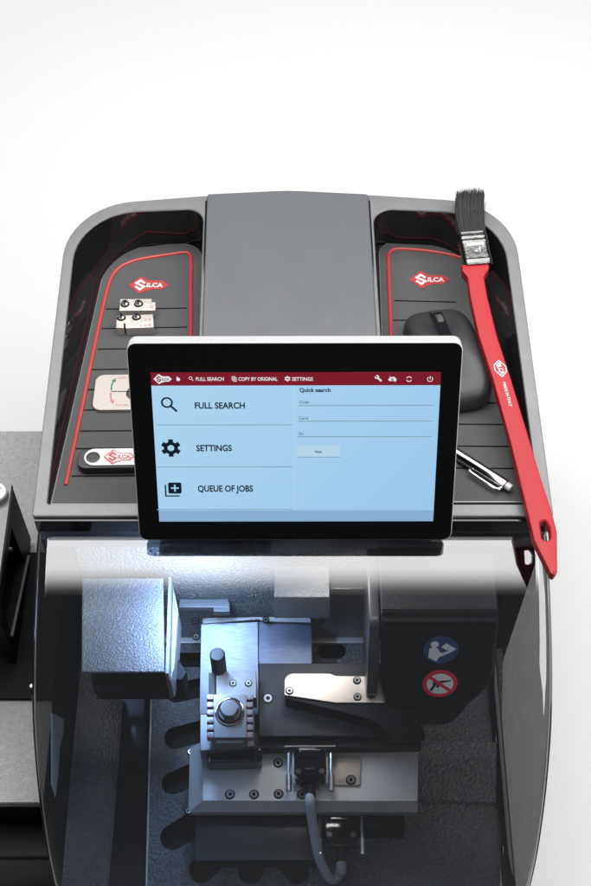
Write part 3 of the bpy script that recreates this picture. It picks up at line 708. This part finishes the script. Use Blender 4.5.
# ================================================================ paintbrush
BRZ = 9.0
pa, pb = pz(471.5, 215, BRZ), pz(537, 512, BRZ)
ax = (pa-pb).normalized()
BF = frame(pb, (ax.y, -ax.x, 0), ax)   # local y towards the bristles, x to the right
br_ = thing('paintbrush', 'flat paintbrush with long red handle and black bristles lying across the right tray', 'paintbrush', (pb.x, pb.y, 2))
def bp(px, py, z=BRZ): return loc2(BF, pz(px, py, z))
hnd = MB()
hl2 = [bp(460.8, 268), bp(488.7, 266), bp(490, 276), bp(491.5, 300), bp(505, 360), bp(519, 405), bp(551, 520), bp(556, 572), bp(552.5, 578), bp(548, 576), bp(526, 528), bp(497, 420), bp(474, 305), bp(468, 282), bp(461.5, 276)]
hl2 = [bp(461, 268), bp(488.7, 266), bp(488.5, 272), bp(483.5, 280), bp(487, 300), bp(496.5, 339), bp(510, 380.5), bp(529.5, 445), bp(540, 480), bp(550.5, 512), bp(556.2, 534), bp(556.6, 574), bp(553.0, 578.5), bp(549.5, 576), bp(533, 543), bp(525.5, 511), bp(509.5, 445), bp(492, 382), bp(478, 339), bp(469.5, 300), bp(467, 281), bp(461.5, 274)]
hole = rpoly([bp(538.5, 524), bp(545, 523.5), bp(549, 531), bp(549.5, 541), bp(546, 544.5), bp(541, 542)], 2.2, 4)
ho = ccw(rpoly(hl2, [0, 0, 2, 5, 20, 60, 60, 60, 60, 30, 10, 2, 2, 2, 10, 40, 60, 60, 60, 20, 6, 2], 4))
hq = ccw(hole); T1 = 5.0; b1 = 2.2
def L3(p, z): return [(a, b_, z) for a, b_ in p]
hnd.holed(inset(ho, b1), [inset(hq, -1.0)], BF, T1)
hnd.loft([L3(inset(ho, b1), -T1), L3(inset(ho, .5), -T1+.6), L3(ho, -T1+b1), L3(ho, T1-b1), L3(inset(ho, .5), T1-.6), L3(inset(ho, b1), T1)], BF, False, False)
rq = list(reversed(hq)); ri = list(reversed(inset(hq, -1.0)))
hnd.loft([L3(ri, -T1), L3(rq, -T1+1), L3(rq, T1-1), L3(ri, T1)], BF, False, False)
n0 = len(hnd.f); hnd.holed(inset(ho, b1), [inset(hq, -1.0)], BF, -T1)
for i in range(n0, len(hnd.f)): hnd.f[i] = tuple(reversed(hnd.f[i]))
hob = hnd.build('handle', M['brush_red'], br_, ang=40)
# ferrule
fe = MB(); f0, f1 = bp(461, 270), bp(461, 237.5); fw = (bp(489, 268)[0]-bp(461, 270)[0]); fcx = (bp(461, 252)[0]+bp(488.8, 251)[0])/2
def flp(y, w_, t_): return [(fcx+x, yy_, z_) for x, yy_, z_ in [(px_, y, pz_) for px_, pz_ in rpoly(rect(0, 0, w_, t_), 4, 5)]]
ys = f0[1]; ye = f1[1]; Lf = ye-ys
rows = [(0, 0), (.03, .0), (.10, 0), (.13, .5), (.17, .5), (.20, 0), (.24, .5), (.28, 0), (.66, 0), (.70, .6), (.75, .6), (.79, 0), (.84, .6), (.89, .6), (.93, 0), (1, .3)]
fe.loft([flp(ys+Lf*t_, fw*1.01+e*1.2, 13+e*1.6) for t_, e in rows], BF)
fo = fe.build('ferrule', M['tin'], br_, ang=50)
ft = MB(); ft.text('1"', BF @ Matrix.Translation((fcx, ys+Lf*.46, 0)) @ Matrix.Rotation(math.pi, 4, 'Z'), -1.0, -2.0, 5.2, z=6.75, bold=.01, align='CENTER'); ft.build('size_lettering', M['white'], fo)
ft = MB(); ft.box((fcx, ys+Lf*.61, 6.5), (fw*.62, 2.8, .3), 0, BF); ft.build('size_label', M['white'], fo)
# bristles: hundreds of tapering hairs over a core
bs = MB(); y0b = ye-2; tipc = bp(470, 192); 
wb = fw*.92
ytip = bp(470, 193)[1]; LB = ytip-y0b
for i in range(1500):
    u_ = random.uniform(-1, 1); w_ = random.uniform(-1, 1)
    x0 = fcx+u_*wb/2; z0 = w_*5.4
    lx_ = LB*(random.uniform(.90, 1.02) if random.random() < .9 else random.uniform(.7, .95)) - abs(u_)**3*2
    sprd = 1.10
    x1_ = fcx+u_*wb/2*sprd+random.gauss(0, .5)+6.0; z1_ = w_*6.3+random.gauss(0, .5)+.5
    mid = (fcx+(x0-fcx)*1.06+random.gauss(0, .25)+1.9, y0b+lx_*.55, z0*1.08)
    pts_ = [(x0, y0b, z0), mid, (x1_, y0b+lx_, z1_)]; rad = (.34, .32, .12)
    loops = [[(p[0]+r_*math.cos(k*2.094), p[1], p[2]+r_*math.sin(k*2.094)) for k in range(3)] for p, r_ in zip(pts_, rad)]
    bs.loft(loops, BF, False, True)
bs.loft([[(fcx+a, y0b, b_) for a, b_ in rect(0, 0, wb*.9, 9)], [(fcx+a+4, y0b+LB*.8, b_) for a, b_ in rect(0, 0, wb*.93, 10)]], BF)
bs.build('bristles', M['bristle'], br_, smooth=False)
# print on the handle
a, b_ = bp(498, 364), bp(504.5, 384)
rotp = math.atan2(b_[1]-a[1], b_[0]-a[0])
le = MB()
o2 = bp(499.5, 372)
for sc_ in (1.0,):
    dmd = [(0, 9), (5.2, 2), (5.2, -4), (0, -9.5), (-5.2, -2), (-5.2, 4)]
    p_ = [(o2[0]+x*.92, o2[1]+y*.92) for x, y in dmd]; le.holed(p_, [inset(ccw(p_), .75)], BF, T1+.12)
FP = BF @ Matrix.Translation((o2[0], o2[1], 0)) @ Matrix.Rotation(-1.35, 4, 'Z')
le.text('SILCA', FP, -5.5, -1.9, 4.0, 11.5, z=T1+.12, bold=.03)
o3 = bp(503.0, 386); FP = BF @ Matrix.Translation((o3[0], o3[1], 0)) @ Matrix.Rotation(-1.52, 4, 'Z')
le.text('MADE IN ITALY', FP, 0, -.9, 2.3, 23, z=T1+.12, bold=.02)
le.build('handle_lettering', M['white'], hob)

# ================================================================ computer mouse
mx = matframe(447, 355, 14, math.radians(11))
mg = matframe(447, 355, 14); base_o = mx.translation - MUP*14
mx = frame(base_o, mx.col[0].to_3d(), mx.col[1].to_3d())
mou = thing('computer_mouse', 'charcoal computer mouse resting on the right tray mat, partly behind the monitor', 'mouse', tuple(base_o))
shell = MB(); loops = []
Lm, Wm = 106, 60
levels = [(0.0, .90), (.04, .955), (.16, 1.0), (.34, 1.0), (.55, .975), (.72, .92), (.86, .80), (.95, .60), (.99, .34)]
for hz, sc_ in levels:
    lp_ = []
    for k in range(40):
        w_ = 2*math.pi*k/40; cx_ = math.cos(w_); sy_ = math.sin(w_)
        e = 2/3.8; x = math.copysign(abs(cx_)**e, cx_)*Wm/2; y = math.copysign(abs(sy_)**e, sy_)*Lm/2
        wst = 1-.05*math.exp(-((y-8)/26)**2) if hz < .6 else 1
        yy = y/(Lm/2)
        top = 30*(1-.10*yy*yy - .20*max(0, yy)**2 - .10*max(0, -yy)**3)
        sx_ = sc_; sy2 = 1-(1-sc_)*.72
        lp_.append((x*sx_*wst, y*sy2, 1+hz*top))
    loops.append(lp_)
shell.loft(loops, mx)
sho = shell.build('shell', M['mouse'], mou, ang=60, sub=1)
wh = MB(); FW = mx @ Matrix.Translation((0, 27, 21.8)) @ Matrix.Rotation(math.pi/2, 4, 'Y')
wh.lathe([(7.6, -2.8), (8.6, -2), (8.6, 2), (7.6, 2.8)], FW, 28); wh.build('scroll_wheel', M['rubber'], mou)
gp = MB()
gpl = [(-4.8, 51), (4.8, 51), (4.8, 8), (-4.8, 8)]
def mtop(y): yy = y/(Lm/2); return 1+30*(1-.10*yy*yy-.20*max(0, yy)**2-.10*max(0, -yy)**3)*.985
ysn = [4+k*3.4 for k in range(11)]+[41, 44, 47]
def mst(y): return mtop(y)+.1-max(0, y-34)**2*.055
gp.loft([[(-4, y, mst(y)+.35), (-4, y, mst(y)-3), (4, y, mst(y)-3), (4, y, mst(y)+.35)] for y in ysn], mx); gp.build('wheel_strip', M['gloss'], mou, ang=60)

# ================================================================ pen
p0, p1 = on_mat(438, 442, 4.6), on_mat(505.5, 485, 4.6)
dpen = (p1-p0).normalized()
pen = thing('pen', 'slim silver pen with a pocket clip beside the red brush handle', 'pen', tuple((p0+p1)/2-MUP*4.6))
side = dpen.cross(MUP).normalized()
q = MB(); q.tube([p0-dpen*40, p0, p1, p1+dpen*.4], [4.5, 4.5, 4.5, 4.0], 24); q.build('barrel', M['chrome'], pen)
q = MB(); q.tube([p1+dpen*.3, p1+dpen*1.2, p1+dpen*5, p1+dpen*5.6], [2.6, 3.1, 3.1, 2.4], 20); q.build('push_button', M['alu'], pen)
q = MB(); sd = -side if side.y > 0 else side
a = p1+sd*3.5-dpen*1; c1 = [a, p1+sd*7.2-dpen*2.2, p1+sd*7.9-dpen*8, p1+sd*7.6-dpen*26, p1+sd*6.6-dpen*29]
q.tube(spline(c1, 6), 1.3, 10); q.build('clip', M['chrome'], pen)
q = MB(); q.tube([p0+dpen*9.5, p0+dpen*12], [4.56, 4.56], 24); q.build('red_band', M['redp'], pen)

# ================================================================ USB stick
u0, u1 = on_mat(84, 459, 7), on_mat(160, 458, 7)
UF = frame(u0-MUP*8, u1-u0, MFr.col[1].to_3d())
Lu = (u1-u0).length
usb = thing('usb_stick', 'black USB stick with a white swivel cover and red emblem on the left tray mat', 'usb stick', tuple(UF.translation))
def up(px, py, h): return fpx(UF @ Matrix.Translation((0, 0, h)), px, py)
q = MB(); q.prism(rpoly([(-5, -9.5), (Lu-16, -9.5), (Lu-16, 9.5), (-5, 9.5)], [7, 2, 2, 7], 6), UF, .4, 9, 1.2, 0, .8); q.build('stick_body', M['mouse'], usb)
q = MB(); a = up(84.5, 457.5, 9.2); cw = rpoly([(a[0], -8), (Lu-6, -8), (Lu-6, 8.2), (a[0], 8.2)], [7.9, 1, 1, 7.9], 10)
hy = up(93, 457.3, 10.2)
q.plate(cw, [circ(*hy, 5.4, 24)], UF, 9.2, 10.2); cv = q.build('swivel_cover', M['white'], usb)
q = MB(); q.lathe([(5.2, 8.8), (5.2, 10.0), (4.6, 10.3), (3, 10.4)], UF @ Matrix.Translation((*hy, 0)), 24); q.build('pivot', M['mouse'], usb)
a = up(103.5, 457, 10.2); q_ = logo(UF, a[0], a[1], 24, usb, M['darkred'], M['darkred'], z=10.4, outline=M['white'])
q = MB(); q.box((Lu-10, 0, 4.5), (12, 12, 4.5), .2, UF); q.build('plug', M['chrome'], usb)

# ================================================================ gauge plate
g0 = on_mat(92.5, 393, 3)
GFm = frame(on_mat(112, 393, 3)-MUP*3.0, MFr.col[0].to_3d(), MFr.col[1].to_3d())
gau = thing('gauge_plate', 'pale metal plate with a green and a red arrow, half hidden behind the monitor', 'plate', tuple(GFm.translation))
def gx(px, py, h=3): return fpx(GFm @ Matrix.Translation((0, 0, h)), px, py)
a, b_, c_, d_ = gx(92, 410), gx(172, 409), gx(172, 374), gx(96.5, 375)
q = MB(); q.plate(rpoly([a, b_, c_, d_], [7, 7, 7, 7], 8), [circ(*gx(136, 393), 8, 24)], GFm, .3, 3); q.build('plate', M['pale'], gau)
q = MB(); l0, l1 = gx(111.5, 391.5), gx(131, 391.8); q.box(((l0[0]+l1[0])/2, l0[1], 3.1), (l1[0]-l0[0], .7, .1), 0, GFm); q.build('slot_line', M['groove_shade'], gau)
def arrow(pts, m):
    q = MB(); P = [V((*gx(*p), 0)) for p in pts]; S_ = spline(P, 6); n = len(S_)
    for i in range(n-1):
        d_ = (S_[i+1]-S_[i]).normalized(); nn = V((-d_.y, d_.x, 0))*.6
        q.flat([tuple((S_[i]-nn)[:2]), tuple((S_[i+1]-nn)[:2]), tuple((S_[i+1]+nn)[:2]), tuple((S_[i]+nn)[:2])], GFm, 3.12)
    d_ = (S_[-1]-S_[-3]).normalized(); nn = V((-d_.y, d_.x, 0)); e = S_[-1]
    q.flat([tuple((e-nn*1.9)[:2]), tuple((e+d_*4)[:2]), tuple((e+nn*1.9)[:2])], GFm, 3.13); q.build('arrow', m, gau)
arrow([(111.3, 390.5), (111.8, 385), (113.6, 381.5)], M['green']); arrow([(110.8, 392.5), (110.9, 397.5), (112, 400.5)], M['pinkprint'])
for s, p_, w_ in (('OPEN', (117.5, 378.6), 9), ('CLOSE', (115.5, 406.0), 12)):
    q = MB(); a = gx(*p_); q.text(s, GFm, a[0], a[1], 2.2, w_*.85, z=3.12)
    q.build('plate_lettering', M['pinkprint'], gau)

# ================================================================ two nickel clamp blocks
def jaw_block(px, py, pts, screws, letters, label, slot):
    o = on_mat(px, py, 0); Fm = frame(o, MFr.col[0].to_3d(), MFr.col[1].to_3d())
    r_ = thing('clamp_block', label, 'clamp block', tuple(o), 0, 'small nickel clamp blocks on the left mat')
    H = 9
    def lq(p): return fpx(Fm @ Matrix.Translation((0, 0, H)), *p)
    q = MB(); q.prism([lq(p) for p in pts], Fm, .2, H, .5); q.build('block', M['nickelb'], r_)
    for s_ in screws:
        a = lq(s_); q = MB(); FF = Fm @ Matrix.Translation((*a, H))
        q.lathe([(3.9, -.3), (3.9, .1), (3.2, .15)], FF, 18, mi=1, c0=False); q.lathe([(2.9, 0), (2.9, 2.4), (2.3, 3), (1.7, 3), (1.5, 1.6)], FF, 18, c0=False); q.flat(circ(0, 0, 1.5, 6), FF, 2.9, 1); q.build('screw', [M['chrome'], M['hole']], r_)
    q = MB()
    for s, p_, w_ in letters:
        a = lq(p_); q.text(s, Fm, a[0], a[1], 2.3, w_, z=H+.12)
    q.build('block_lettering', M['pinkprint'], r_); return r_
jaw_block(136, 309, [(119.5, 310.5), (120, 299), (152, 298.5), (152, 302), (155.5, 302), (155, 310), ], [(125, 304.2), (138.6, 304)], [('1 0', (146.5, 308), 5.5)], 'small nickel clamp block with notched corner, the one nearer the red emblem', 0)
jaw_block(134, 327, [(116, 327.5), (116.5, 315.5), (153, 314), (153.5, 327), (126, 328), (125.5, 323), (123.5, 323), (123.5, 327.8)], [(121.3, 317.8), (136.5, 317.2)], [('0 5', (144, 320.3), 5.5), ('- 2 5', (140, 326), 9)], 'small nickel clamp block with cut slot, the one nearer the monitor corner', 1)

# ================================================================ cable with two connectors
cz = -172
cab = thing('connector_cable', 'grey data cable looping between two black plugs at the front of the carriage', 'cable', tuple(pz(312, 783, BZ)))
def connector(px, py, z, lab, mount):
    o = pz(px, py, z); Fm = frame(o)
    q = MB()
    # hood: wide back, chamfered front shoulders
    q.prism([(-13, 17), (13, 17), (13, -4), (7.5, -11.5), (-7.5, -11.5), (-13, -4)], Fm, -7, 7, 1.2, 0, 1.2)
    q.box((0, 12, 8.0), (17, 6, 3), .8, Fm); q.box((0, -4, 7.4), (11, 7, 1.2), .3, Fm)
    c = q.build('connector', M['gloss'], cab)
    q = MB()
    for sx in (-9.4, 9.4): q.lathe([(2.4, 6.8), (2.4, 7.8), (1.9, 8.3), (1, 8.3)], Fm @ Matrix.Translation((sx, -2.5, 0)), 14)
    q.build('connector_screws', M['chrome'], c)
    for sx in (-17, 17):
        q = MB(); q.tube([Fm @ V((sx, 14, 2)), Fm @ V((sx, -4, 2))], 1.2, 8); q.tube([Fm @ V((sx, -4, 2)), Fm @ V((sx, -17, 2))], 2.4, 10); q.build('thumbscrew', M['steel'], c)
    q = MB(); q.box((0, 18, 0), (42, 4, 9), .8, Fm); q.build('flange', M['gloss'], c)
    q = MB(); q.tube([Fm @ V((0, -11, 0)), Fm @ V((0, -22, 0))], [4.6, 4.4], 16); q.build('boot', M['black'], c)
    return Fm
C1 = connector(310, 771, -176, '', True); C2 = connector(341, 834, -214, '', False)
e1 = C1 @ V((0, -18, 0)); e2 = C2 @ V((0, -18, 0))
pts_ = [e1, C1 @ V((0, -26, -1)), pz(313, 825, -194), pz(318.5, 855, -216), pz(327, 875, -233), pz(335, 880, -239), pz(341, 871, -236), C2 @ V((0, -27, -9)), e2]
q = MB(); q.tube(spline(pts_, 8), 4.1, 16); q.build('cord', M['cable'], cab)
# silver socket plate on the carriage (machine part)
q = MB(); q.prism(rpoly([P2(291.5, 757, BZ+2.2), P2(361, 756, BZ+2.2), P2(360.5, 785.5, BZ+2.2), P2(292, 784, BZ+2.2)], 2, 3), z0=BZ+.4, z1=BZ+2.2, bev=.3); spl = q.build('socket_plate', M['nickel'], mach); screw(351, 780, BZ+2.2, 3.2, spl)
for px_ in (294, 326.5):
    q = MB(); a = pz(px_, 768, BZ+8); q.box((a.x, a.y, BZ+6), (3, 26, 9), .6); q.build('socket_clip', M['steel'], mach)

# ================================================================ neighbouring unit on the left
su = thing('side_unit', 'grey textured second machine cut off at the left edge, with open black bracket', 'machine', (-300, 20, TABLE))
UZ = -192
yb_ = pz(20, 430, UZ).y; yf0 = pz(20, 703, UZ).y; yf1 = pz(20, 803, UZ).y
q = MB(); q.box((-306, (yb_+yf1)/2+2, (UZ+TABLE)/2-8), (200, yb_-yf1-6, UZ-TABLE-17), 3); q.build('unit_body', M['black'], su)  # body coloured black for the shade on its front face
q = MB(); q.box((-306, (yb_+yf1)/2, UZ-6.5), (206, yb_-yf1, 13), 3); q.build('unit_top', M['hamgrey'], su)
q = MB(); q.box((-306, yf1-8, -320), (206, 36, 118), 4); q.build('unit_foot', M['black'], su)
q = MB(); q.prism([(-400, yf0+2), (-203.5, yf0+2), (-203.5, 66), (-400, 66)], z0=UZ+.5, z1=UZ+5, bev=1); q.build('unit_deck', M['hole'], su)
# open bracket: top plate and a side cheek with a window
TZ2 = -88
yk = pz(12, 484, TZ2); yl = pz(5, 610, TZ2)
XB = yk.x
q = MB(); q.prism([(-330, yk.y), (XB, yk.y), (XB-.5, yl.y), (-330, yl.y)], z0=TZ2-6, z1=TZ2, bev=1); q.build('bracket_top', M['rim'], su)
FB = frame((XB-7, 0, 0), (0, 1, 0), (0, 0, 1))
q = MB(); q.plate([(yl.y, TZ2-6.5), (yl.y-4, UZ+6), (yk.y, UZ+6), (yk.y, TZ2-6.5)], [[(yl.y+12, TZ2-20), (yl.y+10, TZ2-62), (yk.y-30, TZ2-84), (yk.y-30, TZ2-20)]], FB, 0, 6.5); q.build('bracket_side', M['black'], su)
q = MB(); q.tube([(XB+.5, yl.y+6, TZ2-64), (XB+.5, yk.y-20, TZ2-92)], 1.4, 8); q.build('bracket_rail', M['aluL'], su)
q = MB(); q.prism([(-330, yk.y-3), (XB-8, yk.y-3), (XB-8, yk.y-8), (-330, yk.y-8)], z0=UZ+6, z1=TZ2-6.5); q.build('bracket_back', M['black'], su)
g = pz(-2, 496, TZ2); q = MB(); q.lathe([(9, 0), (9, 6), (7.8, 7.5), (5, 7.5), (4.5, 6)], frame(g), 24); q.build('unit_knob', M['alu'], su)
g = pz(32, 687, UZ+12); q = MB(); q.lathe([(2.4, 0), (2.4, 2), (1.5, 3)], frame(g), 12); q.build('indicator', M['chrome'], su)

FADE = (0, .16, .02, 1)
# ================================================================ lights, world, camera
def area(name, loc, target, sx, sy, power, col=(1, 1, 1)):
    l = bpy.data.lights.new(name, 'AREA'); l.shape = 'RECTANGLE'; l.size = sx*MM; l.size_y = sy*MM; l.energy = power; l.color = col
    o = bpy.data.objects.new(name, l); COL.objects.link(o); o.location = V(loc)*MM
    o.rotation_euler = (V(target)-V(loc)).to_track_quat('-Z', 'Y').to_euler(); return o
SB_Y0, SB_Y1, SB_Z = -390, 1300, 1300
sbx = area('softbox_lamp', (0, (SB_Y0+SB_Y1)/2, SB_Z), (0, (SB_Y0+SB_Y1)/2+.01, 0), 2200, SB_Y1-SB_Y0, 84)
area('added_side_fill', (1450, -550, 950), (0, -80, -180), 1400, 1400, 32)  # added fill from the right front to brighten the chamber, no known source
# the diffuser of the softbox falls off softly towards its front edge
sbx.data.use_nodes = True; nt = sbx.data.node_tree; em = nt.nodes['Emission']
ge = nt.nodes.new('ShaderNodeNewGeometry'); sx = nt.nodes.new('ShaderNodeSeparateXYZ'); mr = nt.nodes.new('ShaderNodeMapRange'); mr.interpolation_type = 'SMOOTHSTEP'
nt.links.new(ge.outputs['Parametric'], sx.inputs[0]); nt.links.new(sx.outputs['Y'], mr.inputs['Value'])
mr.inputs['From Min'].default_value = FADE[0]; mr.inputs['From Max'].default_value = FADE[1]; mr.inputs['To Min'].default_value = FADE[2]; mr.inputs['To Max'].default_value = FADE[3]
nt.links.new(mr.outputs['Result'], em.inputs['Strength'])
area('chamber_lamp', (-74, -38, -62), (-104, -30, -140), 70, 14, .46, (.38, .60, 1.0))
area('added_chamber_fill', (14, -22, -50), (60, -170, -190), 60, 8, .10, (1, .98, .95))  # added neutral fill that brightens the carriage, not a lamp of the machine
wd = bpy.data.worlds.new('World'); SC.world = wd; wd.use_nodes = True
wd.node_tree.nodes['Background'].inputs[0].default_value = (.9, .95, 1, 1); wd.node_tree.nodes['Background'].inputs[1].default_value = .12
cd = bpy.data.cameras.new('Camera'); co = bpy.data.objects.new('Camera', cd); COL.objects.link(co); SC.camera = co
cd.sensor_fit = 'VERTICAL'; cd.sensor_height = 36; cd.sensor_width = 24; cd.lens = F/886*36; cd.clip_start = .05; cd.clip_end = 50
co.location = CAM*MM; co.rotation_euler = (math.pi/2-PIT, 0, 0)
SC.view_settings.view_transform = 'Standard'; SC.view_settings.look = 'None'; SC.view_settings.exposure = 0; SC.view_settings.gamma = 1
SC.cycles.use_denoising = True
SC.cycles.max_bounces = 10; SC.cycles.transparent_max_bounces = 12
